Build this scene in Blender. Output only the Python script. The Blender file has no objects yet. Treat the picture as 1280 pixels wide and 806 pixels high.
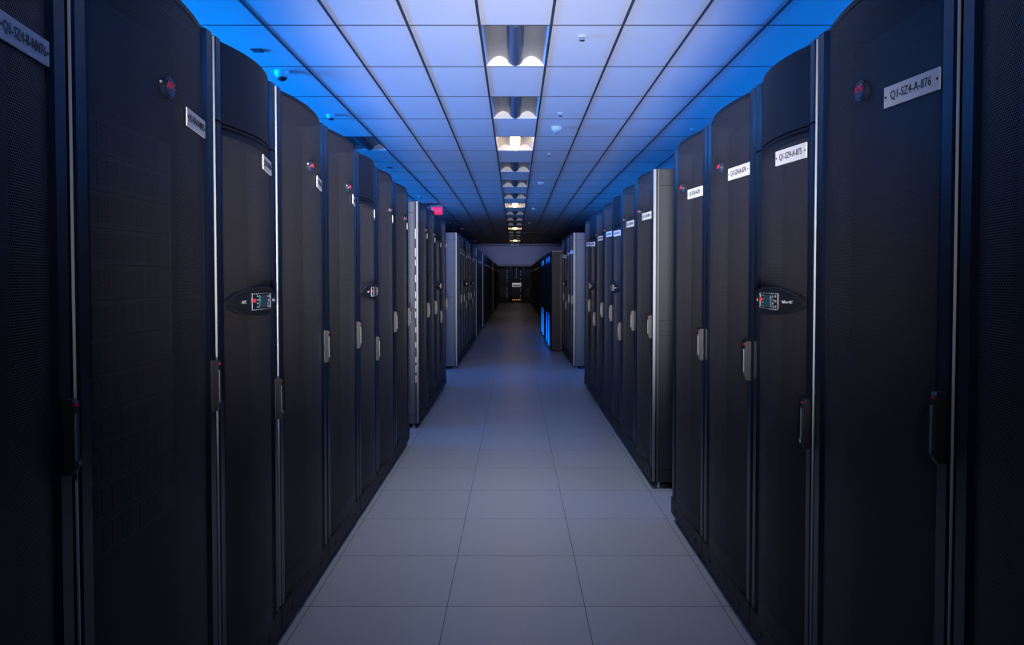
import bpy, bmesh, math, random
from mathutils import Vector, Matrix
PI = math.pi
random.seed(7)
SC = bpy.context.scene
COL = SC.collection

# ------------------------------------------------------------------ camera
F = 930.0
HC = 1.448                      # camera height
CEIL = 1.448 + 2.163            # ceiling height
PITCH = math.radians(1.6)
cd = bpy.data.cameras.new('camera')
cam = bpy.data.objects.new('camera', cd)
COL.objects.link(cam)
cam.location = (0, 0, HC)
cam.rotation_euler = (PI/2 - PITCH, 0, 0)
cd.sensor_width = 36
cd.lens = 36 * F / 1280
cd.clip_start = 0.05
cd.shift_x = -3.5 / 1280
cd.shift_y = -(403 - 349.3 - F*math.tan(PITCH)) / 1280
SC.camera = cam

# ------------------------------------------------------------------ world / view
w = bpy.data.worlds.new('world'); SC.world = w
w.use_nodes = True
bg = w.node_tree.nodes['Background']
bg.inputs[0].default_value = (0.02, 0.03, 0.06, 1)
bg.inputs[1].default_value = 0.05
vs = SC.view_settings
vs.view_transform = 'Standard'; vs.look = 'None'; vs.gamma = 1.0
vs.use_curve_mapping = False
vs.exposure = 0.0

# ------------------------------------------------------------------ lights
def aim(o, target):
    d = Vector(target) - o.location
    o.rotation_euler = d.to_track_quat('-Z', 'Y').to_euler()

def spot(name, loc, target, power, color, size_deg, blend=1.0, radius=0.15):
    l = bpy.data.lights.new(name, 'SPOT'); l.energy = power; l.color = color
    l.spot_size = math.radians(size_deg); l.spot_blend = blend; l.shadow_soft_size = radius
    o = bpy.data.objects.new(name, l); COL.objects.link(o); o.location = loc; aim(o, target)
    return o

def area(name, loc, target, power, color, sx, sy, spread=180):
    l = bpy.data.lights.new(name, 'AREA'); l.energy = power; l.color = color
    l.shape = 'RECTANGLE'; l.size = sx; l.size_y = sy; l.spread = math.radians(spread)
    o = bpy.data.objects.new(name, l); COL.objects.link(o); o.location = loc; aim(o, target)
    return o

spot('ceiling_spot', (0, -0.3, 1.0), (0, 10.0, 3.45), 3300, (1.0, 0.96, 0.98), 42, 1.0, 0.3)
spot('aisle_spot', (0, -1.6, 2.6), (0, 8.0, 0.6), 150, (0.92, 0.93, 1.0), 50, 1.0, 0.3)
area('overhead_fill', (0, 4.55, 3.55), (0, 4.95, 0), 9, (0.90, 0.94, 1.0), 0.5, 1.1, 90)  # unseen fill light added to brighten the floor, no fixture above
area('blue_wash_left', (-8.5, 8.0, 2.95), (0, 9.5, 4.9), 850, (0.0, 0.24, 1.0), 9.0, 0.5, 60)
area('blue_wash_right', (8.5, 7.0, 2.95), (0, 8.5, 4.9), 370, (0.0, 0.22, 1.0), 9.0, 0.5, 60)
area('blue_wash_left_far', (-8.5, 18.5, 2.95), (0, 19.5, 4.9), 360, (0.02, 0.26, 1.0), 10.0, 0.5, 60)
area('blue_wash_right_far', (8.5, 18.5, 2.95), (0, 19.5, 4.9), 210, (0.02, 0.26, 1.0), 10.0, 0.5, 60)
area('far_wall_wash', (0, 44.6, 2.9), (0, 48.6, 2.75), 11, (0.36, 0.44, 1.0), 4.0, 0.3, 100)

# ------------------------------------------------------------------ materials
def mat(name, color, rough=0.5, metal=0.0, emit=None, estr=0.0, spec=0.5):
    m = bpy.data.materials.new(name); m.use_nodes = True
    b = m.node_tree.nodes['Principled BSDF']
    b.inputs['Base Color'].default_value = (*color, 1)
    b.inputs['Roughness'].default_value = rough
    b.inputs['Metallic'].default_value = metal
    b.inputs['Specular IOR Level'].default_value = spec
    if emit:
        b.inputs['Emission Color'].default_value = (*emit, 1)
        b.inputs['Emission Strength'].default_value = estr
    return m

def add_noise(m, scale, c0, c1, rough=None, bump=0.0):
    nt = m.node_tree; N = nt.nodes; L = nt.links; b = N['Principled BSDF']
    tc = N.new('ShaderNodeTexCoord'); nz = N.new('ShaderNodeTexNoise')
    nz.inputs['Scale'].default_value = scale; nz.inputs['Detail'].default_value = 6
    L.new(tc.outputs['Object'], nz.inputs['Vector'])
    mx = N.new('ShaderNodeMix'); mx.data_type = 'RGBA'
    mx.inputs[6].default_value = (*c0, 1); mx.inputs[7].default_value = (*c1, 1)
    L.new(nz.outputs['Fac'], mx.inputs[0]); L.new(mx.outputs[2], b.inputs['Base Color'])
    if rough:
        mr = N.new('ShaderNodeMapRange'); mr.inputs[3].default_value = rough[0]; mr.inputs[4].default_value = rough[1]
        L.new(nz.outputs['Fac'], mr.inputs[0]); L.new(mr.outputs[0], b.inputs['Roughness'])
    if bump:
        bp = N.new('ShaderNodeBump'); bp.inputs['Strength'].default_value = bump; bp.inputs['Distance'].default_value = 0.002
        L.new(nz.outputs['Fac'], bp.inputs['Height']); L.new(bp.outputs[0], b.inputs['Normal'])
    return m

M_black = add_noise(mat('black_powder_coat', (0.02, 0.022, 0.03), 0.45, spec=0.3), 300, (0.005, 0.006, 0.010), (0.009, 0.010, 0.016), (0.48, 0.58), 0.15)
M_stile = mat('navy_black_stile', (0.006, 0.009, 0.020), 0.34, spec=0.5)
M_dark = mat('matt_black', (0.008, 0.009, 0.012), 0.7)
M_side = add_noise(mat('grey_side_sheet_lit', (0.08, 0.085, 0.1), 0.5, spec=0.25), 120, (0.105, 0.108, 0.12), (0.14, 0.144, 0.157), (0.45, 0.6), 0.1)  # lighter copy, the beam on the flanks is put into the colour
M_side_dim = add_noise(mat('dark_side_sheet_shaded', (0.05, 0.05, 0.06), 0.55, spec=0.15), 120, (0.034, 0.036, 0.043), (0.046, 0.048, 0.057), (0.55, 0.65), 0.1)  # darker copy, weaker light on the near right flank painted in; also trims
M_silver = mat('brushed_aluminium', (0.22, 0.23, 0.26), 0.45, 0.6)
M_edge_hl = mat('door_edge_highlight', (0.7, 0.72, 0.76), 0.4, 0.5)  # pale metal that paints the highlight on near door edges
M_label = mat('white_label_plastic', (0.85, 0.86, 0.90), 0.6)
M_ink = mat('black_ink', (0.02, 0.02, 0.025), 0.5)
M_red = mat('red_lettering', (0.75, 0.02, 0.05), 0.4)
M_badge = mat('dark_blue_badge', (0.02, 0.03, 0.06), 0.2)
M_gloss = mat('gloss_black_plastic', (0.010, 0.011, 0.015), 0.4)
M_chrome = mat('chrome', (0.8, 0.8, 0.82), 0.15, 1.0)
M_greytext = mat('grey_lettering', (0.45, 0.47, 0.52), 0.5)
M_screen = mat('lcd_screen', (0.03, 0.07, 0.09), 0.25, emit=(0.05, 0.14, 0.18), estr=0.05)
M_led_r = mat('red_led', (0.6, 0.0, 0.01), 0.4, emit=(1, 0.01, 0.02), estr=0.9)
M_led_g = mat('cyan_led', (0.1, 0.4, 0.4), 0.4, emit=(0.2, 0.7, 0.7), estr=0.25)
M_button = mat('grey_buttons', (0.22, 0.23, 0.26), 0.4)
M_tab = mat('white_tabs', (0.6, 0.56, 0.58), 0.5)
M_white = mat('white_plastic', (0.42, 0.43, 0.45), 0.5)
M_domewhite = mat('dome_white', (0.55, 0.55, 0.55), 0.5)
M_bluelight = mat('blue_light_bar', (0.0, 0.1, 0.4), 0.4, emit=(0.0, 0.16, 1.0), estr=1.6)
M_server = mat('server_face', (0.05, 0.05, 0.06), 0.45)
M_serverbay = mat('server_bay_grille', (0.02, 0.02, 0.022), 0.5)
M_bar = mat('ceiling_bar', (0.055, 0.06, 0.07), 0.5)
M_wall = add_noise(mat('painted_wall', (0.5, 0.52, 0.58), 0.8), 3, (0.44, 0.46, 0.52), (0.52, 0.54, 0.6))
M_troffer = mat('troffer_enamel_shaded', (0.34, 0.35, 0.38), 0.45)  # darker copy of the enamel, shade of unlit troffers in the colour
M_endplate = mat('troffer_end_plate_lit', (0.8, 0.81, 0.84), 0.5)  # lighter than the reflector, light striking the plates is in the colour
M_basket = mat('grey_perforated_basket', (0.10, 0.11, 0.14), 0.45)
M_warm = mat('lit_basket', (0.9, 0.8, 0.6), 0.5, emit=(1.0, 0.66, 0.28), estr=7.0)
M_troffer_w = mat('troffer_enamel_lit', (0.75, 0.76, 0.78), 0.35)  # lighter copy of the enamel, lamp glow put into the colour

def perforated(name, base, rough, pitch=0.006, hole=0.36):
    m = bpy.data.materials.new(name); m.use_nodes = True
    nt = m.node_tree; N = nt.nodes; L = nt.links; b = N['Principled BSDF']
    b.inputs['Base Color'].default_value = (*base, 1); b.inputs['Roughness'].default_value = rough
    b.inputs['Specular IOR Level'].default_value = 0.6
    tc = N.new('ShaderNodeTexCoord'); sp = N.new('ShaderNodeSeparateXYZ')
    L.new(tc.outputs['Object'], sp.inputs[0])
    def mth(op, a, c=None):
        n = N.new('ShaderNodeMath'); n.operation = op
        for i, v in enumerate((a, c)):
            if v is None: continue
            if isinstance(v, (int, float)): n.inputs[i].default_value = v
            else: L.new(v, n.inputs[i])
        return n.outputs[0]
    def lattice(offx, offz):
        u = mth('ADD', mth('DIVIDE', sp.outputs['X'], pitch), offx + 100)
        v = mth('ADD', mth('DIVIDE', sp.outputs['Z'], pitch*1.732), offz + 100)
        fu = mth('SUBTRACT', mth('FRACT', u), 0.5)
        fv = mth('MULTIPLY', mth('SUBTRACT', mth('FRACT', v), 0.5), 1.732)
        return mth('SQRT', mth('ADD', mth('MULTIPLY', fu, fu), mth('MULTIPLY', fv, fv)))
    d = mth('MINIMUM', lattice(0, 0), lattice(0.5, 0.5))
    h = mth('LESS_THAN', d, hole)
    tr = N.new('ShaderNodeBsdfTransparent'); mx = N.new('ShaderNodeMixShader')
    out = N['Material Output']
    L.new(h, mx.inputs[0]); L.new(b.outputs[0], mx.inputs[1]); L.new(tr.outputs[0], mx.inputs[2])
    L.new(mx.outputs[0], out.inputs[0])
    return m
M_mesh = perforated('perforated_steel', (0.056, 0.051, 0.058), 0.5)

def striped(name, c0, c1, pitch, duty=0.12):
    m = mat(name, c0, 0.5); nt = m.node_tree; N = nt.nodes; L = nt.links; b = N['Principled BSDF']
    tc = N.new('ShaderNodeTexCoord'); sp = N.new('ShaderNodeSeparateXYZ'); L.new(tc.outputs['Object'], sp.inputs[0])
    d = N.new('ShaderNodeMath'); d.operation = 'DIVIDE'; L.new(sp.outputs['Z'], d.inputs[0]); d.inputs[1].default_value = pitch
    f = N.new('ShaderNodeMath'); f.operation = 'FRACT'; L.new(d.outputs[0], f.inputs[0])
    c = N.new('ShaderNodeMath'); c.operation = 'LESS_THAN'; L.new(f.outputs[0], c.inputs[0]); c.inputs[1].default_value = duty
    mx = N.new('ShaderNodeMix'); mx.data_type = 'RGBA'; mx.inputs[6].default_value = (*c0, 1); mx.inputs[7].default_value = (*c1, 1)
    L.new(c.outputs[0], mx.inputs[0]); L.new(mx.outputs[2], b.inputs['Base Color'])
    return m
M_equip = striped('blanking_panel_rows', (0.010, 0.010, 0.012), (0.020, 0.020, 0.023), 0.0445)

def floor_material():
    m = mat('raised_floor_tiles', (0.3, 0.31, 0.34), 0.35); nt = m.node_tree; N = nt.nodes; L = nt.links; b = N['Principled BSDF']
    tc = N.new('ShaderNodeTexCoord'); mp = N.new('ShaderNodeMapping')
    mp.inputs['Location'].default_value = (-0.31, -3.26, 0)
    L.new(tc.outputs['Object'], mp.inputs[0])
    sp = N.new('ShaderNodeSeparateXYZ'); L.new(mp.outputs[0], sp.inputs[0])
    def mth(op, a, c=None):
        n = N.new('ShaderNodeMath'); n.operation = op
        for i, v in enumerate((a, c)):
            if v is None: continue
            if isinstance(v, (int, float)): n.inputs[i].default_value = v
            else: L.new(v, n.inputs[i])
        return n.outputs[0]
    def line(ax, size, half):
        u = mth('ADD', mth('DIVIDE', sp.outputs[ax], size), 100)
        f = mth('ABSOLUTE', mth('SUBTRACT', mth('FRACT', mth('ADD', u, 0.5)), 0.5))
        return mth('LESS_THAN', f, half/size)
    ln = mth('MAXIMUM', line('X', 0.61, 0.0016), line('Y', 0.605, 0.0022))
    # per tile tone
    fx = mth('FLOOR', mth('DIVIDE', sp.outputs['X'], 0.61)); fy = mth('FLOOR', mth('DIVIDE', sp.outputs['Y'], 0.605))
    cb = N.new('ShaderNodeCombineXYZ'); L.new(fx, cb.inputs[0]); L.new(fy, cb.inputs[1])
    wn = N.new('ShaderNodeTexWhiteNoise'); wn.noise_dimensions = '2D'; L.new(cb.outputs[0], wn.inputs['Vector'])
    nz = N.new('ShaderNodeTexNoise'); nz.inputs['Scale'].default_value = 220; nz.inputs['Detail'].default_value = 3
    L.new(tc.outputs['Object'], nz.inputs['Vector'])
    val = mth('ADD', mth('MULTIPLY', wn.outputs['Value'], 0.035), mth('MULTIPLY', nz.outputs['Fac'], 0.06))
    val = mth('ADD', val, 0.93)
    mx0 = N.new('ShaderNodeMix'); mx0.data_type = 'RGBA'; mx0.blend_type = 'MULTIPLY'; mx0.inputs[0].default_value = 1
    mx0.inputs[6].default_value = (0.43, 0.44, 0.47, 1)
    cc = N.new('ShaderNodeCombineColor'); 
    for i in range(3): L.new(val, cc.inputs[i])
    L.new(cc.outputs[0], mx0.inputs[7])
    mx = N.new('ShaderNodeMix'); mx.data_type = 'RGBA'; mx.inputs[7].default_value = (0.02, 0.022, 0.028, 1)
    L.new(ln, mx.inputs[0]); L.new(mx0.outputs[2], mx.inputs[6]); L.new(mx.outputs[2], b.inputs['Base Color'])
    b.inputs['Roughness'].default_value = 0.34; b.inputs['Specular IOR Level'].default_value = 0.4
    return m
M_floor = floor_material()
M_ceil = add_noise(mat('ceiling_panel', (0.75, 0.77, 0.8), 0.85, spec=0.2), 90, (0.70, 0.72, 0.76), (0.78, 0.80, 0.84), None, 0.3)

# ------------------------------------------------------------------ mesh helpers
class MB:
    def __init__(s): s.v = []; s.f = []; s.fm = []; s.mi = 0
    def box(s, x0, x1, y0, y1, z0, z1):
        n = len(s.v)
        s.v += [(x0,y0,z0),(x1,y0,z0),(x1,y1,z0),(x0,y1,z0),(x0,y0,z1),(x1,y0,z1),(x1,y1,z1),(x0,y1,z1)]
        for q in ((0,3,2,1),(4,5,6,7),(0,1,5,4),(1,2,6,5),(2,3,7,6),(3,0,4,7)):
            s.f.append(tuple(n+i for i in q)); s.fm.append(s.mi)
    def prism(s, poly, a, b, axis='z'):
        """poly: CCW 2D outline, extruded from a to b along axis"""
        n = len(s.v); k = len(poly)
        for t in (a, b):
            for (p, q) in poly:
                s.v.append({'z': (p, q, t), 'y': (p, t, q), 'x': (t, p, q)}[axis])
        s.f.append(tuple(n+i for i in reversed(range(k)))); s.fm.append(s.mi)
        s.f.append(tuple(n+k+i for i in range(k))); s.fm.append(s.mi)
        for i in range(k):
            j = (i+1) % k
            s.f.append((n+i, n+j, n+k+j, n+k+i)); s.fm.append(s.mi)
    def strip(s, prof, a, b, axis='z'):
        """open profile swept from a to b"""
        n = len(s.v); k = len(prof)
        for t in (a, b):
            for (p, q) in prof:
                s.v.append({'z': (p, q, t), 'y': (p, t, q), 'x': (t, p, q)}[axis])
        for i in range(k-1):
            s.f.append((n+i, n+i+1, n+k+i+1, n+k+i)); s.fm.append(s.mi)
    def cyl(s, c, r, h, axis='z', seg=16, r2=None):
        r2 = r if r2 is None else r2
        n = len(s.v)
        for t, rr in ((0, r), (h, r2)):
            for i in range(seg):
                a = 2*PI*i/seg; p, q = rr*math.cos(a), rr*math.sin(a)
                d = {'z': (p, q, t), 'y': (p, t, q), 'x': (t, p, q)}[axis]
                s.v.append((c[0]+d[0], c[1]+d[1], c[2]+d[2]))
        s.f.append(tuple(n+i for i in reversed(range(seg)))); s.fm.append(s.mi)
        s.f.append(tuple(n+seg+i for i in range(seg))); s.fm.append(s.mi)
        for i in range(seg):
            j = (i+1) % seg
            s.f.append((n+i, n+j, n+seg+j, n+seg+i)); s.fm.append(s.mi)
    def lathe(s, prof, seg=24, c=(0,0,0)):
        n = len(s.v); k = len(prof)
        for (r, z) in prof:
            for i in range(seg):
                a = 2*PI*i/seg; s.v.append((c[0]+r*math.cos(a), c[1]+r*math.sin(a), c[2]+z))
        for j in range(k-1):
            for i in range(seg):
                i2 = (i+1) % seg
                s.f.append((n+j*seg+i, n+j*seg+i2, n+(j+1)*seg+i2, n+(j+1)*seg+i)); s.fm.append(s.mi)
        s.f.append(tuple(n+i for i in reversed(range(seg)))); s.fm.append(s.mi)
        s.f.append(tuple(n+(k-1)*seg+i for i in range(seg))); s.fm.append(s.mi)
    def build(s, name, mats, parent=None, smooth=False, loc=None):
        me = bpy.data.meshes.new(name); me.from_pydata(s.v, [], s.f)
        if not isinstance(mats, (list, tuple)): mats = [mats]
        for m in mats: me.materials.append(m)
        for p, i in zip(me.polygons, s.fm):
            p.material_index = i; p.use_smooth = smooth
        bm = bmesh.new(); bm.from_mesh(me); bmesh.ops.recalc_face_normals(bm, faces=bm.faces)
        bm.to_mesh(me); bm.free()
        if smooth:
            me.set_sharp_from_angle(angle=math.radians(35)) if hasattr(me, 'set_sharp_from_angle') else None
        o = bpy.data.objects.new(name, me); COL.objects.link(o)
        if parent: o.parent = parent
        if loc: o.location = loc
        return o

def tag(o, label, cat, group=None, kind=None):
    o['label'] = label; o['category'] = cat
    if group: o['group'] = group
    if kind: o['kind'] = kind
    return o
def struct(o): o['kind'] = 'structure'; return o
def empty(name, loc=(0,0,0), rz=0):
    o = bpy.data.objects.new(name, None); COL.objects.link(o); o.location = loc; o.rotation_euler = (0,0,rz)
    o.empty_display_size = 0.2
    return o
def kids(o): return [c for c in bpy.data.objects if c.parent == o]
KID = {}
def snapshot(root):
    KID[root.name] = [(c, [g for g in kids(c)]) for c in kids(root)]
def dup(root):
    r = root.copy(); COL.objects.link(r)
    for c, gs in KID[root.name]:
        c2 = c.copy(); COL.objects.link(c2); c2.parent = r
        for g in gs:
            g2 = g.copy(); COL.objects.link(g2); g2.parent = c2
    return r

TXT = {}
def text_mesh(body, size, depth=0.0006):
    key = (body, size)
    if key in TXT: return TXT[key]
    cu = bpy.data.curves.new('txt', 'FONT'); cu.body = body; cu.size = size; cu.extrude = depth
    cu.align_x = 'CENTER'; cu.align_y = 'CENTER'; cu.resolution_u = 3
    o = bpy.data.objects.new('txt', cu); COL.objects.link(o)
    bpy.context.view_layer.update()
    dg = bpy.context.evaluated_depsgraph_get()
    me = bpy.data.meshes.new_from_object(o.evaluated_get(dg))
    bpy.data.objects.remove(o); bpy.data.curves.remove(cu)
    TXT[key] = me
    return me
def text_obj(name, body, size, m, parent, loc, sx=1.0, rot=(PI/2, 0, 0), bold=0):
    src = text_mesh(body, size); me = src.copy(); me.materials.clear(); me.materials.append(m)
    o = bpy.data.objects.new(name, me); COL.objects.link(o); o.parent = parent
    o.location = loc; o.rotation_euler = rot; o.scale = (sx, 1, 1)
    return o

# ------------------------------------------------------------------ room shell
Y0, Y1, XW = -4.7, 48.6, 9.0
b = MB(); b.box(-XW, XW, Y0, Y1, -0.05, 0); struct(b.build('floor', M_floor))
b = MB(); b.box(-XW-0.1, -XW, Y0, Y1, 0, CEIL+0.3); struct(b.build('wall_left', M_wall))
b = MB(); b.box(XW, XW+0.1, Y0, Y1, 0, CEIL+0.3); struct(b.build('wall_right', M_wall))
b = MB(); b.box(-XW-0.1, XW+0.1, Y1, Y1+0.1, 0, CEIL+0.3); struct(b.build('wall_far', M_wall))
b = MB(); b.box(-XW-0.1, XW+0.1, Y0-0.1, Y0, 0, CEIL+0.3); struct(b.build('wall_near', M_wall))

GX0, GXW = 0.31, 0.61
GY0, GYW = 6.39, 1.233
def rowy(n): return GY0 + GYW*(n-1)
troffers = [(0, n) for n in range(1, 34, 2)]          # column 0 is over the aisle, row numbers
troffers += [(-4, n) for n in (5, 13, 21, 29)] 
LIT = {(0, 5), (0, 13), (0, 21), (0, 29)}
tset = set(troffers)
b = MB()
for c in range(-15, 16):
    x0 = max(GX0 - GXW + c*GXW, -XW); x1 = min(GX0 + c*GXW, XW)
    for n in range(-8, 36):
        y0, y1 = max(rowy(n), Y0), min(rowy(n+1), Y1)
        if y1 - y0 < 0.05 or (c, n) in tset: continue
        b.box(x0, x1, y0, y1, CEIL, CEIL+0.018)
ceil = struct(b.build('ceiling', M_ceil))
b = MB()
for c in range(-15, 16):
    x = GX0 - GXW + c*GXW
    b.box(x-0.012, x+0.012, Y0, Y1, CEIL-0.004, CEIL)
for n in range(-8, 36):
    y = rowy(n)
    if y < Y0 or y > Y1: continue
    for c in range(-15, 16):
        x0 = max(GX0 - GXW + c*GXW, -XW)+0.012; x1 = min(GX0 + c*GXW, XW)-0.012
        b.box(x0, x1, y-0.008, y+0.008, CEIL-0.0035, CEIL)
g = struct(b.build('ceiling_grid', M_bar, ceil))
# plenum slab that closes the recesses above
b = MB(); b.box(-XW, XW, Y0, Y1, CEIL+0.2, CEIL+0.25); struct(b.build('ceiling_slab', M_dark, ceil))

# ------------------------------------------------------------------ rack templates
H = 2.205
def curve_y(u, depth=0.035, base=0.010):
    return base - depth*(1-(2*u-1)**2)
def curved(x0, x1, n=18, depth=0.035, base=0.010):
    return [(x0 + (x1-x0)*i/n, curve_y(i/n, depth, base)) for i in range(n+1)]

def stile(x0, x1, z0, z1, name, parent):
    b = MB(); c = 0.014
    b.prism([(x0, 0.035), (x0, c*0.6), (x0+c, 0), (x1-c, 0), (x1, c*0.6), (x1, 0.035)], z0, z1)
    return b.build(name, M_stile, parent)

def handle(x, z0, z1, parent):
    b = MB()
    b.prism([(-0.022, z0+0.012), (-0.014, z0), (0.0, z0), (0.0, z1), (-0.018, z1), (-0.022, z1-0.008)], x-0.010, x+0.010, 'x')
    h = b.build('handle', M_gloss, parent)
    b = MB(); b.box(x-0.0085, x-0.0035, -0.0245, -0.022, z0+0.03, z1-0.03); g = b.build('grip_edge', M_silver, h)
    b = MB(); b.cyl((x+0.001, -0.028, z0+0.026), 0.007, 0.007, 'y'); b.build('lock', M_chrome, h)
    text_obj('brand_lettering', 'APC', 0.009, M_red, h, (x, -0.0228, z1-0.012))
    return h

def badge(x, z, parent):
    y = curve_y(0.5) - 0.001
    b = MB(); n = 28
    out = [(0.030*math.cos(2*PI*i/n), 0.027*math.sin(2*PI*i/n)) for i in range(n)]
    inn = [(0.8*p, 0.8*q) for p, q in out]
    b.prism([(p+x, q+z) for p, q in out], y-0.010, y+0.004, 'y')
    b.prism([(p+x, q+z) for p, q in inn], y-0.013, y-0.010, 'y')
    o = b.build('badge', M_badge, parent)
    text_obj('brand_lettering', 'APC', 0.024, M_red, o, (x, y-0.0136, z+0.004), 1.05)
    b = MB(); b.cyl((x-0.034, y-0.004, z+0.008), 0.0030, 0.004, 'y', 10); b.build('status_light', M_label, o)
    return o

def name_plate(w, zc, parent, body, depth=0.035):
    """white engraved plate at the right end of the bowed door"""
    x1 = w/2 - 0.069; x0 = x1 - 0.190
    xa, xb = -w/2+0.066, w/2-0.066
    ua, ub = (x0-xa)/(xb-xa), (x1-xa)/(xb-xa)
    ya, yb = curve_y(ua, depth)-0.004, curve_y(ub, depth)-0.004
    # tangent plate: local frame of its own
    e = math.atan2(yb-ya, x1-x0); L = math.hypot(x1-x0, yb-ya)
    b = MB(); b.box(-L/2, L/2, -0.002, 0.0015, -0.025, 0.025)
    b.mi = 1
    for sx in (-1, 1): b.cyl((sx*(L/2-0.007), -0.0028, 0), 0.0035, 0.001, 'y', 10)
    # bow offset so the plate sits just proud of the bulge
    ym = curve_y((ua+ub)/2, depth) - 0.0035
    o = b.build('label_plate', [M_label, M_ink], parent)
    o.location = ((x0+x1)/2, ym, zc); o.rotation_euler = (0, 0, e)
    t = text_obj('lettering', body, 0.030, M_ink, o, (0, -0.0024, 0), 0.78)
    return o

def side_sheets(w, side, parent, railed=False, m=None):
    """side = -1 (local left) or +1; panels on the exposed flank"""
    m = m or M_side
    x0, x1 = sorted((side*(w/2-0.004), side*(w/2+0.004)))
    xs0, xs1 = sorted((side*(w/2-0.006), side*(w/2+0.007)))
    ya = 0.047
    b = MB(); b.box(x0, x1, ya, 1.05, H-0.11, H-0.006); b.build('side_panel', m, parent)
    b = MB(); b.box(x0, x1, ya, 1.05, 1.168, H-0.114); b.build('side_panel', m, parent)
    b = MB(); b.box(x0, x1, ya, 1.05, 1.066, 1.163); b.build('side_band', m, parent)
    b = MB(); b.box(x0, x1, ya, 1.05, 0.135, 1.061); b.build('side_panel', m, parent)
    b = MB(); b.box(x0, x1, ya, 1.05, 0.05, 0.131); b.build('plinth_panel', m, parent)
    b = MB(); b.box(xs0, xs1, 0.035, 0.042, 0.05, H-0.004); b.build('frame_edge', M_side, parent)
    b = MB(); b.box(xs0, xs1, 0.004, 0.021, 0.05, H-0.004); b.build('door_edge', M_silver, parent)
    if railed:
        b = MB(); b.box(xs0, xs1, 0.0235, 0.0335, 0.05, H-0.02); rl = b.build('slotted_rail', M_side_dim, parent)
        b = MB(); zt = 0.45
        X = side*(w/2+0.007)
        while zt < 2.0:
            hh = random.uniform(0.05, 0.10)
            b.box(min(X, X+side*0.003), max(X, X+side*0.003), 0.0238, 0.0332, zt, zt+hh)
            zt += hh + random.choice((0.03, 0.04, 0.09))
        b.build('white_tabs', M_tab, rl)

def foot(x, y, parent):
    b = MB(); b.cyl((x, y, 0), 0.022, 0.010, 'z', 14); b.cyl((x, y, 0.010), 0.014, 0.008, 'z', 12)
    b.cyl((x, y, 0.018), 0.006, 0.045, 'z', 10)
    b.build('levelling_foot', M_dark if y > 0.5 else M_chrome, parent)

def body(w, parent, name='cabinet'):
    b = MB()
    # frame posts, top, back, floor pan, sides
    for s in (-1, 1):
        x0, x1 = sorted((s*(w/2-0.003), s*(w/2-0.035)))
        b.box(x0, x1, 0.040, 0.080, 0.05, H-0.01); b.box(x0, x1, 1.02, 1.06, 0.05, H-0.01)
        x0, x1 = sorted((s*(w/2-0.004), s*(w/2-0.010)))
        b.box(x0, x1, 0.080, 1.02, 0.05, H-0.01)
    b.box(-w/2+0.003, w/2-0.003, 0.040, 1.06, H-0.014, H)
    b.box(-w/2+0.003, w/2-0.003, 0.040, 1.06, 0.045, 0.06)
    b.box(-w/2+0.035, w/2-0.035, 1.045, 1.055, 0.06, H-0.014)
    b.box(-w/2+0.035, w/2-0.035, 0.042, 0.07, 0.06, 0.10)
    return b.build(name, M_black, parent)

def rails(w, z0, z1, parent, xa, xb, names=('door_top_rail', 'door_bottom_rail')):
    for nm, a, c in ((names[0], z1-0.016, z1), (names[1], z0, z0+0.020)):
        b = MB(); front = curved(xa, xb, 18, 0.037, 0.010); 
        poly = front + [(xb, 0.033), (xa, 0.033)]
        b.prism(poly, a, c); b.build(nm, M_black, parent)

def base_frame(w, parent):
    b = MB(); b.box(-w/2+0.004, w/2-0.004, -0.004, 0.038, 0.048, 0.144)
    b.mi = 1
    for x in (-w/2+0.14, w/2-0.14): b.cyl((x, -0.007, 0.088), 0.012, 0.003, 'y', 14)
    b.build('base_frame', [M_black, M_dark], parent)

def make_rack(body_txt, left_side=None, railed=False, contents=True, side_mat=None):
    w = 0.748
    r = empty('server_rack')
    body(w, r)
    xa, xb = -w/2+0.066, w/2-0.066
    b = MB(); b.strip(curved(xa, xb), 0.168, H-0.014); b.build('perforated_door', M_mesh, r, smooth=True)
    rails(w, 0.150, H, r, xa, xb)
    stile(-w/2+0.003, xa+0.002, 0.147, H, 'door_stile', r); stile(xb-0.002, w/2-0.003, 0.147, H, 'door_stile', r)
    base_frame(w, r)
    # the strip standing in for the door edge highlight is added per unit
    handle(w/2-0.034, 1.043, 1.200, r)
    badge(0.0, 1.945, r)
    name_plate(w, 1.897, r, body_txt)
    b = MB(); b.box(-w/2+0.05, w/2-0.05, 0.10, 0.125, 0.12, H-0.06); b.build('blanking_panel', M_equip, r)
    for x in (-w/2+0.05, w/2-0.05):
        foot(x, 0.060, r); foot(x, 1.0, r)
    return r

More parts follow.
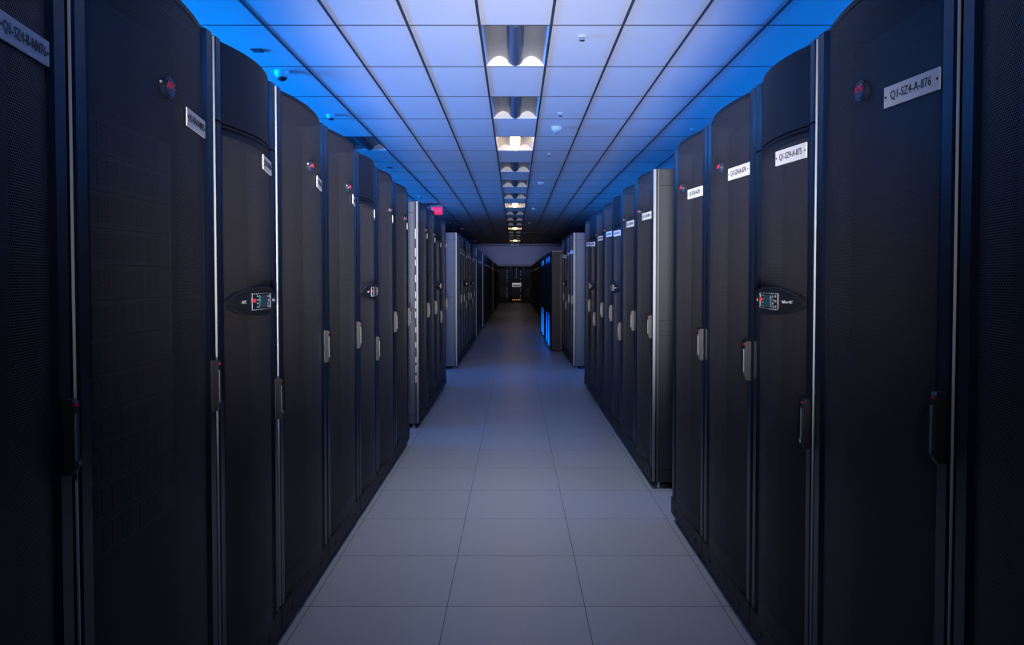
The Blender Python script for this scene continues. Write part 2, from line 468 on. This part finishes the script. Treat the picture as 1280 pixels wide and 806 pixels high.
def make_cooler(body_txt):
    w = 0.598
    r = empty('cooling_unit')
    body(w, r)
    xa, xb = -w/2+0.060, w/2-0.060
    zs = 1.945
    b = MB(); b.strip(curved(xa, xb, 18), 0.168, zs-0.034); b.build('perforated_door', M_mesh, r, smooth=True)
    rails(w, 0.150, zs-0.003, r, xa, xb)
    b = MB(); b.prism(curved(xa, xb, 18, 0.037, 0.010) + [(xb, 0.033), (xa, 0.033)], zs-0.036, zs-0.010); b.build('door_header', M_black, r)
    b = MB(); b.prism(curved(xa, xb, 24, 0.038, 0.010) + [(xb, 0.033), (xa, 0.033)], zs+0.003, H); b.build('top_panel', M_black, r, smooth=True)
    for a, c in ((-w/2+0.003, xa+0.002), (xb-0.002, w/2-0.003)):
        stile(a, c, 0.147, zs-0.003, 'door_stile', r); stile(a, c, zs+0.003, H, 'upper_stile', r)
    base_frame(w, r)
    handle(w/2-0.030, 0.905, 1.065, r)
    name_plate(w, 1.868, r, body_txt)
    # oval controller
    n = 40; zc = 1.372; yc = curve_y(0.5)
    b = MB()
    def py(x):                                             # the pod follows the bow of the door
        u = min(1, max(0, (x-xa)/(xb-xa))); return curve_y(u) - 0.020
    rings = []
    for k, (f, dy) in enumerate(((1.0, 0.034), (1.0, 0.004), (0.965, 0.0), (0.66, 0.0), (0.33, 0.0))):
        st = len(b.v)
        for i in range(n):
            x, q = 0.232*f*math.cos(2*PI*i/n), 0.051*f*math.sin(2*PI*i/n)
            b.v.append((x, py(x)+dy, zc+q))
        rings.append(st)
    b.v.append((0, py(0), zc)); ctr = len(b.v)-1
    for r0, r1 in zip(rings, rings[1:]):
        for i in range(n):
            i2 = (i+1) % n; b.f.append((r0+i, r0+i2, r1+i2, r1+i)); b.fm.append(0)
    for i in range(n): b.f.append((rings[-1]+i, rings[-1]+(i+1) % n, ctr)); b.fm.append(0)
    b.f.append(tuple(rings[0]+i for i in range(n))); b.fm.append(0)
    d = b.build('display_pod', M_gloss, r, smooth=True)
    b = MB(); x0, x1, z0, z1 = -0.098, 0.092, zc-0.029, zc+0.029; t = 0.0035
    def on(xa_, xb_, za_, zb_, out=0.0015):
        m = py((xa_+xb_)/2); b.box(xa_, xb_, m-out, m+0.001, za_, zb_)
    for k in range(12):
        p, q = x0+(x1-x0)*k/12, x0+(x1-x0)*(k+1)/12
        on(p, q, z0, z0+t); on(p, q, z1-t, z1)
    on(x0, x0+t, z0, z1); on(x1-t, x1, z0, z1); b.build('display_bezel', M_silver, d)
    b = MB(); on(-0.038, 0.034, zc-0.021, zc+0.021); b.build('screen', M_screen, d)
    b = MB(); on(-0.088, -0.070, zc-0.002, zc+0.010); b.build('alarm_light', M_led_r, d)
    b = MB()
    for k in range(4): on(-0.057, -0.049, zc-0.021+k*0.0125, zc-0.017+k*0.0125, 0.001)
    b.build('status_lights', M_led_g, d)
    b = MB()
    for k, (px, pz) in enumerate([(0.050, 0.016), (0.072, 0.018), (0.060, 0.004), (0.050, -0.008), (0.075, 0.0), (0.072, -0.018), (0.052, -0.019)]):
        b.cyl((px, py(px)-0.0015, zc+pz), 0.0045, 0.003, 'y', 10)
    b.build('keypad', M_button, d)
    text_obj('brand_lettering', 'APC', 0.016, M_greytext, d, (-0.150, py(-0.150)-0.001, zc), rot=(PI/2, 0, -0.17))
    text_obj('series_lettering', 'InRow RC', 0.014, M_greytext, d, (0.155, py(0.155)-0.001, zc), 1.1, rot=(PI/2, 0, 0.19))
    b = MB(); b.box(-w/2+0.05, w/2-0.05, 0.10, 0.125, 0.12, H-0.06); b.build('coil_panel', M_equip, r)
    for x in (-w/2+0.05, w/2-0.05):
        foot(x, 0.060, r); foot(x, 1.0, r)
    return r

def make_plain_rack():
    """far racks: only the parts that can still be told apart"""
    w = 0.748
    r = empty('server_rack')
    b = MB(); b.box(-w/2+0.003, w/2-0.003, 0.036, 1.06, 0.05, H); b.build('cabinet', M_black, r)
    xa, xb = -w/2+0.066, w/2-0.066
    b = MB(); b.prism(curved(xa, xb, 8) + [(xb, 0.034), (xa, 0.034)], 0.11, H-0.002); b.build('perforated_door', M_meshfar, r)
    b = MB()
    b.box(-w/2+0.003, xa, 0, 0.036, 0.05, H); b.box(xb, w/2-0.003, 0, 0.036, 0.05, H); b.build('door_stile', M_black, r)
    b = MB(); b.box(w/2-0.040, w/2-0.026, -0.012, 0, 1.043, 1.2); b.build('handle', M_black, r)
    x1 = w/2-0.07
    b = MB(); b.box(x1-0.16, x1, -0.028, -0.024, 1.875, 1.92); b.build('label_plate', M_label, r)
    for x in (-w/2+0.05, w/2-0.05):
        for y in (0.06, 1.0):
            b = MB(); b.box(x-0.02, x+0.02, y-0.02, y+0.02, 0, 0.05); b.build('levelling_foot', M_dark, r)
    return r
M_meshfar = mat('perforated_steel_far', (0.05, 0.047, 0.053), 0.5)

XL, XR = 0.930, 0.945
def place(o, side, ynear, w):
    if side == 'L': o.location = (-XL, ynear + w/2, 0); o.rotation_euler = (0, 0, PI/2)
    else: o.location = (XR, ynear + w/2, 0); o.rotation_euler = (0, 0, -PI/2)

PROTO = {'R': make_rack('Q1-SZ4-A-II76'), 'C': make_cooler('Q1-SZ4-A-II75'), 'P': make_plain_rack()}
for p in PROTO.values(): snapshot(p)
used = set()
def unit(kind, side, ynear, label, group, txt=None, end=None, silver=False):
    w = {'R': 0.75, 'C': 0.60, 'P': 0.75}[kind]
    p = PROTO[kind]
    o = p if kind not in used else dup(p)
    used.add(kind)
    place(o, side, ynear, w)
    if kind == 'C': tag(o, label, 'cooling unit', group)
    else: tag(o, label, 'server rack', group)
    ww = w - 0.002
    near = -1 if side == 'L' else 1
    if end: 
        side_sheets(ww, near, o, railed=(end == 'rail'), m=M_side_dim if end == 'dark' else M_side)
    elif silver and kind != 'P':
        x = near*(ww/2-0.0015)
        b = MB(); b.box(x-0.001, x+0.001, 0.000, 0.006, 0.15, H-0.004)
        b.build('edge_highlight_strip', M_edge_hl, o)  # added strip, stands in for the highlight along the door edge
    if txt and kind != 'P':
        for c in [c for c in bpy.data.objects if c.parent == o and c.name.startswith('label_plate')]:
            for t in [t for t in bpy.data.objects if t.parent == c]:
                me = text_mesh(txt, 0.030).copy(); me.materials.clear(); me.materials.append(M_ink); t.data = me
    return ynear + w

GL = 'black cabinets lining the left side of the aisle'
GR = 'black cabinets lining the right side of the aisle'
# --- left row, group one
y = 0.820
L1 = [('R', 'black rack cut off by the left picture edge, part of a white plate visible', 'Q1-SZ4-B-NN76'),
      ('R', 'nearest whole rack on the left, server faces faintly showing through its mesh door', 'Q1-HE4-B-NN75'),
      ('C', 'nearest cooling unit on the left, solid top panel above narrow mesh door with oval display', 'Q1-HE4-B-NN74'),
      ('R', 'black rack on the left just behind the nearest left cooling unit, before the dome camera', 'Q1-HE4-B-NN73'),
      ('R', 'brownish mesh rack on the left, directly before the second left cooling unit', 'Q1-HE4-B-NN72'),
      ('C', 'second cooling unit on the left, black oval display pod, beside the ceiling light trough', 'Q1-HE4-B-NN71'),
      ('R', 'black rack directly behind the second cooling unit on the left', 'Q1-HE4-B-NN70'),
      ('R', 'black rack on the left that ends the first run before the narrow gap', 'Q1-HE4-B-NN69')]
for i, (k, lab, t) in enumerate(L1): y = unit(k, 'L', y, lab, GL, t, None, i in (1, 2, 3))
# group two
y = 7.20
L2 = [('R', 'black rack on the left behind the narrow gap, rail with white tabs on its flank'),
      ('R', 'black rack on the left, second after the narrow gap with white tabs'),
      ('C', 'cooling unit on the left two racks past the narrow gap, small oval display'),
      ('R', 'black rack on the left last before the open cross passage and pale grey flank')]
for i, (k, lab) in enumerate(L2): y = unit(k, 'L', y, lab, GL, None, 'rail' if i == 0 else None)
# group three
y = 12.0
L3 = [('R', 'rack on the left with a pale grey flank facing the camera across the passage'),
      ('R', 'second rack behind the pale grey flank on the left'),
      ('C', 'cooling unit on the left, third behind the pale grey flank, small round glint of display'),
      ('R', 'rack on the left between the two distant cooling units, nearer of the two'),
      ('R', 'rack on the left between the two distant cooling units, farther of the two'),
      ('C', 'farthest cooling unit on the left with a small glinting display'),
      ('R', 'rack on the left just past the farthest left cooling unit'),
      ('R', 'rack on the left that closes the third run, before the thin silver edge')]
for i, (k, lab) in enumerate(L3): y = unit(k, 'L', y, lab, GL, None, 'plain' if i == 0 else None)
def far_group(side, y, n, lab, grp, label_end):
    for i in range(n):
        y2 = unit('P', side, y, label_end if i == 0 else lab, grp, None, 'plain' if i == 0 else None); y = y2
    return y
far_group('L', 18.1, 4, 'dim rack far along the left, between the first and second thin silver edges', 'far left racks of the fourth run',
          'dim rack far along the left behind the first thin silver edge')
far_group('L', 21.9, 12, 'dim rack deep in the left row past the second thin silver edge', 'far left racks of the fifth run',
          'dim rack far along the left with the second, brighter silver edge')
far_group('L', 31.9, 18, 'dim rack at the darkest far end of the left row by the end wall', 'far left racks of the last run',
          'dim rack near the far left end behind the last silver edge')
# --- right row, group one
y = 0.850
R1 = [('R', 'black rack cut off by the right edge of the picture', 'Q1-SZ4-A-II77'),
      ('R', 'nearest whole rack on the right, white plate reading Q1-SZ4-A-II76 and red badge', 'Q1-SZ4-A-II76'),
      ('C', 'nearest cooling unit on the right, solid top panel, white plate, oval display with red light', 'Q1-SZ4-A-II75'),
      ('R', 'black rack on the right just behind the nearest right cooling unit, badge and white plate', 'Q1-SZ4-A-II74'),
      ('R', 'black rack on the right that ends the near run, beside the grey flank', 'Q1-SZ4-A-II73')]
for i, (k, lab, t) in enumerate(R1): y = unit(k, 'R', y, lab, GR, t, None, i in (1, 2))
y = 5.11
R2 = [('R', 'rack on the right with silver edge and tall grey flank facing the camera'),
      ('R', 'rack on the right, second in the run behind the tall grey flank'),
      ('C', 'cooling unit on the right, nearer of two in the middle run, black display pod'),
      ('R', 'rack on the right between the two cooling units of the middle run, nearer one'),
      ('R', 'rack on the right between the two cooling units of the middle run, farther one'),
      ('C', 'cooling unit on the right, farther of two in the middle run'),
      ('R', 'last rack of the middle run on the right, beside the second pale flank')]
for i, (k, lab) in enumerate(R2): y = unit(k, 'R', y, lab, GR, None, 'dark' if i == 0 else None)
y = 12.03
R3 = [('R', 'rack on the right with the farther pale grey flank, before the blue lit cabinets'),
      ('R', 'rack on the right, second after the farther pale flank'),
      ('C', 'cooling unit on the right beside the blue lit cabinets'),
      ('R', 'rack on the right touching the protruding blue lit cabinets')]
for i, (k, lab) in enumerate(R3): y = unit(k, 'R', y, lab, GR, None, 'plain' if i == 0 else None)
far_group('R', 20.95, 9, 'dim rack deep in the right row just past the blue lit cabinets', 'far right racks past the blue cabinets',
          'dim rack directly behind the last blue lit cabinet on the right')
far_group('R', 27.9, 9, 'dim rack deep in the right row past the first thin silver edge', 'far right racks of the next run',
          'dim rack far along the right with the first thin silver edge')
far_group('R', 35.0, 15, 'dim rack at the darkest far end of the right row by the end wall', 'far right racks of the last run',
          'dim rack near the far right end behind the last silver edge')

# ------------------------------------------------------------------ servers behind the mesh of the near left rack
def make_server():
    r = empty('rack_server')
    w = 0.46
    b = MB(); b.box(-w/2, w/2, 0, 0.019, 0.002, 0.086); 
    b.box(-0.241, -w/2, -0.002, 0.004, 0.002, 0.086); b.box(w/2, 0.241, -0.002, 0.004, 0.002, 0.086)
    b.build('chassis', M_server, r)
    b = MB()
    for k in range(8): b.box(-0.19+k*0.045, -0.19+k*0.045+0.036, -0.003, 0, 0.012, 0.076)
    b.build('drive_bays', M_serverbay, r)
    b = MB(); b.box(-0.213, -0.207, -0.004, 0, 0.02, 0.07); b.build('light_bar', mat('server_light', (0.2, 0.3, 0.35), 0.4, emit=(0.4, 0.6, 0.7), estr=0.12), r)
    b = MB(); b.box(-0.10, -0.092, -0.004, 0, 0.03, 0.055); b.build('red_light', mat('server_red', (0.12, 0.01, 0.015), 0.5, emit=(0.8, 0.05, 0.08), estr=0.01), r)
    return r
sv = make_server(); snapshot(sv)
ORD = ['topmost', 'second from the top', 'third from the top', 'fourth from the top', 'fifth from the top', 'sixth from the top',
       'seventh from the top', 'eighth from the top', 'ninth from the top', 'tenth from the top', 'eleventh from the top', 'lowest']
for k in range(12):
    o = sv if k == 0 else dup(sv)
    o.location = (-XL-0.078, 0.820+0.75+0.375, 1.755 - k*0.0895); o.rotation_euler = (0, 0, PI/2)
    tag(o, 'dim rack server behind the near left mesh door, %s of its stack' % ORD[k], 'server', 'servers in the near left rack')

# ------------------------------------------------------------------ blue lit storage cabinets
BX, BW, BH = 0.715, 0.99, 2.03
def ribbon(b, pts, wd, y):
    """tapered bar through pts (x,z), half width wd[i]"""
    n = len(pts); lo = []; hi = []
    for i, (x, z) in enumerate(pts):
        a = pts[max(i-1, 0)]; c = pts[min(i+1, n-1)]
        d = Vector((c[0]-a[0], c[1]-a[1])); d.normalize()
        nx, nz = -d.y, d.x
        lo.append((x+nx*wd[i], z+nz*wd[i])); hi.append((x-nx*wd[i], z-nz*wd[i]))
    b.prism(lo + hi[::-1], y-0.004, y, 'y')
def make_storage():
    r = empty('storage_cabinet'); w = BW-0.006
    b = MB(); b.box(-w/2, w/2, 0.06, 1.15, 0.03, BH-0.03)
    b.box(-w/2+0.05, w/2-0.05, 0.10, 1.1, 0.0, 0.03); b.build('cabinet', M_black, r)
    b = MB(); b.box(-w/2, w/2, 0.03, 1.16, BH-0.03, BH); b.build('top_cap', M_side, r)
    b = MB(); pr = [(-w/2+w*i/12, 0.03-0.035*(1-(2*i/12-1)**2)) for i in range(13)]
    b.prism(pr + [(w/2, 0.058), (-w/2, 0.058)], 0.05, BH-0.035); b.build('front_door', M_gloss, r, smooth=True)
    yb = -0.006
    b = MB()
    for s, off, top, mw in ((1, -0.30, 0.62, 0.024), (1, -0.16, 0.50, 0.020), (-1, 0.16, 0.66, 0.028), (-1, 0.02, 0.40, 0.018)):
        pts = []; wd = []
        for i in range(13):
            t = i/12; pts.append((off + s*(0.34*t - 0.12*t*t), 0.08 + top*t)); wd.append(0.003+1.9*mw*math.sin(PI*t**0.7))
        ribbon(b, pts, wd, yb)
    b.build('blue_light_bars', M_bluelight, r)
    b = MB()
    for off in (-0.12, 0.05):
        pts = [(off+0.05*i/8, 1.80+0.015*i) for i in range(9)]; ribbon(b, pts, [0.002+0.018*math.sin(PI*i/8) for i in range(9)], yb)
    b.build('blue_badge_light', M_bluelight, r)
    return r
sc = make_storage(); snapshot(sc)
SO = ['nearest of the row, grey flank towards the camera', 'second of the row', 'third of the row', 'fourth of the row', 'fifth of the row', 'farthest of the row']
for k in range(6):
    o = sc if k == 0 else dup(sc)
    o.location = (BX, 14.95+BW*(k+0.5), 0); o.rotation_euler = (0, 0, -PI/2)
    tag(o, 'protruding black cabinet with glowing blue bars, ' + SO[k], 'storage cabinet', 'blue lit storage cabinets on the right')
    if k == 0:
        ww = BW/2-0.003
        b = MB(); b.box(ww, ww+0.012, 0.03, 0.075, 0.04, BH-0.03); b.build('corner_post', M_side_dim, o)
        b = MB(); b.box(ww, ww+0.008, 0.115, 0.150, 0.05, BH-0.05); b.build('vertical_trim', M_side_dim, o)
        b = MB(); b.box(ww, ww+0.008, 0.205, 0.220, 0.05, BH-0.05); b.build('vertical_trim', M_side, o)
    if k in (2, 5):                                        # these two bays show no lights
        for c in [c for c in bpy.data.objects if c.parent == o and c.name.startswith('blue_')]: bpy.data.objects.remove(c)

# ------------------------------------------------------------------ end wall racks
def make_end_rack(open_front):
    r = empty('end_wall_rack'); w = 0.85; h = 2.30
    b = MB()
    for s in (-1, 1):
        x0, x1 = sorted((s*w/2, s*(w/2-0.10))); b.box(x0, x1, 0, 1.0, 0.02, h)
    b.box(-w/2+0.1, w/2-0.1, 0, 1.0, h-0.05, h); b.box(-w/2+0.1, w/2-0.1, 0, 1.0, 0.02, 0.10)
    b.box(-w/2+0.1, w/2-0.1, 0.5, 0.52, 0.10, h-0.05)
    b.box(-w/2+0.06, w/2-0.06, 0.05, 0.95, 0, 0.02); b.build('cabinet', M_black, r)
    b = MB()
    for s in (-1, 1):
        x = s*(w/2-0.05); b.box(x-0.012, x+0.012, -0.012, 0, 0.05, h-0.04)
    b.build('front_post_edges', M_side_dim, r)
    if open_front:
        b = MB(); b.box(-0.28, 0.28, 0.10, 0.48, 1.00, 1.22); sh = b.build('white_console', mat('console_white_glow', (0.8, 0.8, 0.8), 0.4, emit=(1.0, 0.97, 0.92), estr=0.28), r)  # emission added in place of light falling on the console
        b = MB(); b.box(-0.24, 0.24, 0.094, 0.10, 1.05, 1.12); b.build('console_slot', M_dark, sh)
        b = MB(); b.box(-0.26, 0.26, 0.12, 0.48, 1.50, 1.53); b.build('shelf', M_side, r)
        b = MB(); b.cyl((-0.03, 0.2, 1.53), 0.022, 0.62, 'z', 10); b.cyl((-0.03, 0.2, 2.15), 0.022, 0.05, 'z', 10, 0.09); b.build('cable_bundle', M_white, r)
        b = MB()
        for k in range(5): b.box(-0.26+k*0.11, -0.21+k*0.11, 0.09, 0.11, 0.13, 0.20)
        b.build('amber_lights', mat('amber_light', (0.5, 0.2, 0.05), 0.4, emit=(1.0, 0.4, 0.12), estr=0.5), r)
    b = MB(); z = 0.3
    rr = random.Random(3 if open_front else 9)
    while z < 2.1:
        hh = rr.uniform(0.03, 0.08)
        if rr.random() < 0.8: b.box(w/2-0.20, w/2-0.165, 0.09, 0.11, z, z+hh)
        z += hh + rr.uniform(0.03, 0.12)
    b.build('status_lights', mat('pale_status_light', (0.4, 0.42, 0.4), 0.4, emit=(0.7, 0.75, 0.7), estr=0.10), r)
    b = MB(); b.box(-0.31, 0.20, 0.14, 0.48, 0.35, 0.95); b.build('equipment', M_equip, r)
    return r
eo = make_end_rack(True); eo.location = (0.12, 47.0, 0)
tag(eo, 'open rack in the middle of the end wall holding a white console', 'server rack', 'racks along the end wall')
ep = make_end_rack(False); snapshot(ep)
for k, x in enumerate((-0.73, 0.97, -1.58, 1.82)):
    o = ep if k == 0 else dup(ep); o.location = (x, 47.0, 0)
    tag(o, ['dark rack on the end wall left of the open middle one, vertical string of lights', 'dark rack on the end wall right of the open middle one',
            'dark rack on the end wall, leftmost of the row', 'dark rack on the end wall, rightmost of the row'][k], 'server rack', 'racks along the end wall')
b = MB(); b.box(-1.0, 1.6, 47.05, 47.5, 2.302, 2.32); 
for x in (-1.0, 1.58): b.box(x, x+0.02, 47.05, 47.5, 2.32, 2.42)
b.box(-1.0, 1.6, 47.05, 47.07, 2.32, 2.42)
tag(b.build('cable_tray', mat('tan_tray', (0.22, 0.19, 0.17), 0.6)), 'tan cable tray lying on top of the end wall racks', 'cable tray')

# ------------------------------------------------------------------ ceiling troffers
def make_troffer(lit):
    r = empty('ceiling_light'); hw, hl, dp = 0.292, GYW/2-0.012, 0.125
    arc = []
    for i in range(15):                                    # one vault each side of the basket
        t = i/14; arc.append((hw - (hw-0.055)*t, 0.085*math.sin(PI*t)**0.8 + 0.03*t))
    prof = arc + [(-x, z) for x, z in reversed(arc)]
    b = MB(); b.strip(prof, -hl, hl, 'y')
    for s in (-1, 1): x0, x1 = sorted((s*hw, s*(hw+0.013))); b.box(x0, x1, -hl-0.01, hl+0.01, -0.002, 0.01)
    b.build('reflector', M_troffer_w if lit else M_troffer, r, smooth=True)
    for ye in (-hl, hl):
        b = MB(); b.prism(prof, ye-0.002, ye+0.002, 'y'); b.build('end_plate', M_endplate, r)
    bk = [(0.082*math.cos(PI*i/14), 0.085 - 0.085*math.sin(PI*i/14)) for i in range(15)]
    b = MB(); b.prism([(x, z) for x, z in bk], -hl+0.03, hl-0.004, 'y')
    b.build('lamp_basket', M_warm if lit else M_basket, r, smooth=True)
    return r
TP = {True: make_troffer(True), False: make_troffer(False)}
for p in TP.values(): snapshot(p)
tu = set()
trows = [n for c, n in troffers if c == 0]
cnt_lit = 0; cnt_off = 0; cnt_side = 0
WORD = ['nearest', 'second nearest', 'third nearest', 'fourth nearest', 'fifth nearest', 'sixth nearest', 'seventh nearest', 'eighth nearest', 'ninth nearest', 'tenth nearest', 'eleventh nearest', 'twelfth nearest', 'thirteenth nearest', 'fourteenth nearest']
for (c, n) in troffers:
    lit = (c, n) in LIT
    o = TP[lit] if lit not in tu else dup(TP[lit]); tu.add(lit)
    o.location = (GX0 - GXW/2 + c*GXW, rowy(n)+GYW/2, CEIL)
    if c != 0:
        lab = 'unlit recessed ceiling light above the left racks, %s of that side line' % WORD[cnt_side]; cnt_side += 1
        gr = 'side line of recessed ceiling lights'
    elif lit:
        lab = 'glowing warm recessed ceiling light over the aisle, %s of the lit ones' % WORD[cnt_lit]; cnt_lit += 1; gr = 'lit ceiling lights over the aisle'
    else:
        lab = 'unlit recessed ceiling light with dark central basket over the aisle, %s' % WORD[cnt_off]; cnt_off += 1; gr = 'unlit ceiling lights over the aisle'
    tag(o, lab, 'ceiling light', gr)

# ------------------------------------------------------------------ ceiling fittings
def make_dome(r0, camera_like):
    r = empty('dome_camera' if camera_like else 'smoke_detector')
    b = MB(); b.lathe([(r0, 0), (r0, -0.35*r0), (r0*0.92, -0.62*r0), (r0*0.72, -0.80*r0)], 28); b.build('housing', M_domewhite if camera_like else M_white, r, smooth=True)
    b = MB(); pr = [(r0*0.68*math.cos(a), -0.78*r0 - r0*0.55*math.sin(a)) for a in [PI/2*i/8 for i in range(8)]]
    b.lathe(pr, 24); b.build('dome' if camera_like else 'sensor_cap', M_gloss if camera_like else M_button, r, smooth=True)
    if camera_like:
        b = MB(); b.lathe([(r0*0.7, -0.80*r0), (r0*0.72, -0.86*r0), (r0*0.7, -0.88*r0)], 24); b.build('dome_ring', M_chrome, r)
    return r
def at_c(o, x, y): o.location = (x, y, CEIL-0.001); return o
tag(at_c(make_dome(0.076, True), -2.42, 7.80), 'large white dome camera on the ceiling over the near left cooling unit', 'security camera', 'dome cameras over the left racks')
tag(at_c(make_dome(0.056, True), -2.415, 9.84), 'small white dome on the ceiling just behind the large dome camera', 'security camera', 'dome cameras over the left racks')
for k, (x, yy) in enumerate(((-2.45, 19.3), (-2.43, 28.0))):
    tag(at_c(make_dome(0.05, False), x, yy), ['small ceiling dome above the left racks near the exit sign', 'tiny ceiling dome above the left racks beyond the exit sign'][k], 'smoke detector', 'detectors over the left racks')
for k, (x, yy, r0) in enumerate(((0.592, 10.6, 0.075), (0.578, 16.6, 0.064), (0.57, 22.6, 0.06), (0.55, 28.3, 0.06))):
    tag(at_c(make_dome(r0, False), x, yy), '%s of the larger pale detectors right of the ceiling lights' % ['nearest', 'second', 'third', 'farthest'][k], 'smoke detector', 'detectors right of the ceiling lights')
def make_sprinkler():
    r = empty('sprinkler')
    b = MB(); b.lathe([(0.040, 0), (0.040, -0.006), (0.030, -0.016)], 22); b.build('escutcheon', M_white, r, smooth=True)
    b = MB(); b.cyl((0, 0, -0.036), 0.008, 0.022, 'z', 10); b.lathe([(0.024, -0.036), (0.026, -0.042), (0.012, -0.048)], 18); b.build('deflector', M_chrome, r)
    return r
sp = make_sprinkler(); snapshot(sp)
SPK = [(0.598, 6.67, 'nearest small sprinkler on the ceiling right of the first unlit light'),
       (0.593, 9.72, 'small sprinkler close before the nearest larger detector right of the lights'),
       (0.594, 12.86, 'small sprinkler between the nearest and second larger detectors'),
       (0.59, 15.9, 'small sprinkler close before the second larger detector right of the lights'),
       (0.56, 19.0, 'small sprinkler between the second and third larger detectors'),
       (2.56, 10.76, 'small sprinkler on the ceiling above the near right racks'),
       (2.52, 16.36, 'small sprinkler on the ceiling above the middle right racks')]
for k, (x, yy, lab) in enumerate(SPK):
    o = sp if k == 0 else dup(sp); at_c(o, x, yy); tag(o, lab, 'sprinkler', 'ceiling sprinklers')
def make_vent():
    r = empty('ceiling_sensor_plate'); s = 0.048
    b = MB(); b.box(-s, s, -s, s, -0.008, 0); b.build('plate', M_dark, r)
    b = MB(); b.box(-0.016, 0.016, -0.016, 0.016, -0.011, -0.008)
    for sx in (-1, 1): b.box(sx*0.034-0.006, sx*0.034+0.006, -0.03, 0.03, -0.010, -0.008)
    b.build('louvre', M_button, r); return r
v = make_vent(); snapshot(v)
at_c(v, -2.43, 7.08); tag(v, 'small black square plate on the ceiling beside the large dome camera', 'ceiling plate', 'black ceiling plates')
o = dup(v); at_c(o, -2.42, 14.45); tag(o, 'small black plate on the ceiling beyond the left ceiling light', 'ceiling plate', 'black ceiling plates')
# slim slot diffusers far away
b = MB(); b.box(-0.27, 0.27, -0.04, 0.04, -0.010, 0)
sd = b.build('slot_diffuser', M_white)
for k, (x, yy) in enumerate(((0.62, 34.2), (0.62, 38.8))):
    o = sd if k == 0 else sd.copy()
    if k: COL.objects.link(o)
    at_c(o, x, yy); tag(o, ['pale slot diffuser right of the far lit ceiling light, nearer one', 'pale slot diffuser on the ceiling close to the end wall'][k], 'air diffuser', 'slot diffusers')

# ------------------------------------------------------------------ exit sign
r = empty('exit_sign', (-2.24, 21.4, CEIL))
b = MB(); b.box(-0.16, 0.16, -0.03, 0.03, -0.30, -0.09); b.build('sign_body', mat('exit_red_panel', (0.5, 0.01, 0.06), 0.4, emit=(1.0, 0.02, 0.12), estr=0.9), r)
b = MB(); b.box(-0.17, 0.17, -0.035, 0.035, -0.09, -0.03); b.build('sign_housing', M_white, r)
b = MB()
for s in (-1, 1): b.cyl((s*0.1, 0, -0.03), 0.008, 0.03, 'z', 8)
b.build('bracket', M_chrome, r)
text_obj('exit_lettering', 'EXIT', 0.15, M_label, r, (0, -0.0315, -0.195), 0.85)
tag(r, 'small glowing red EXIT sign hanging from the ceiling above the left racks', 'exit sign')
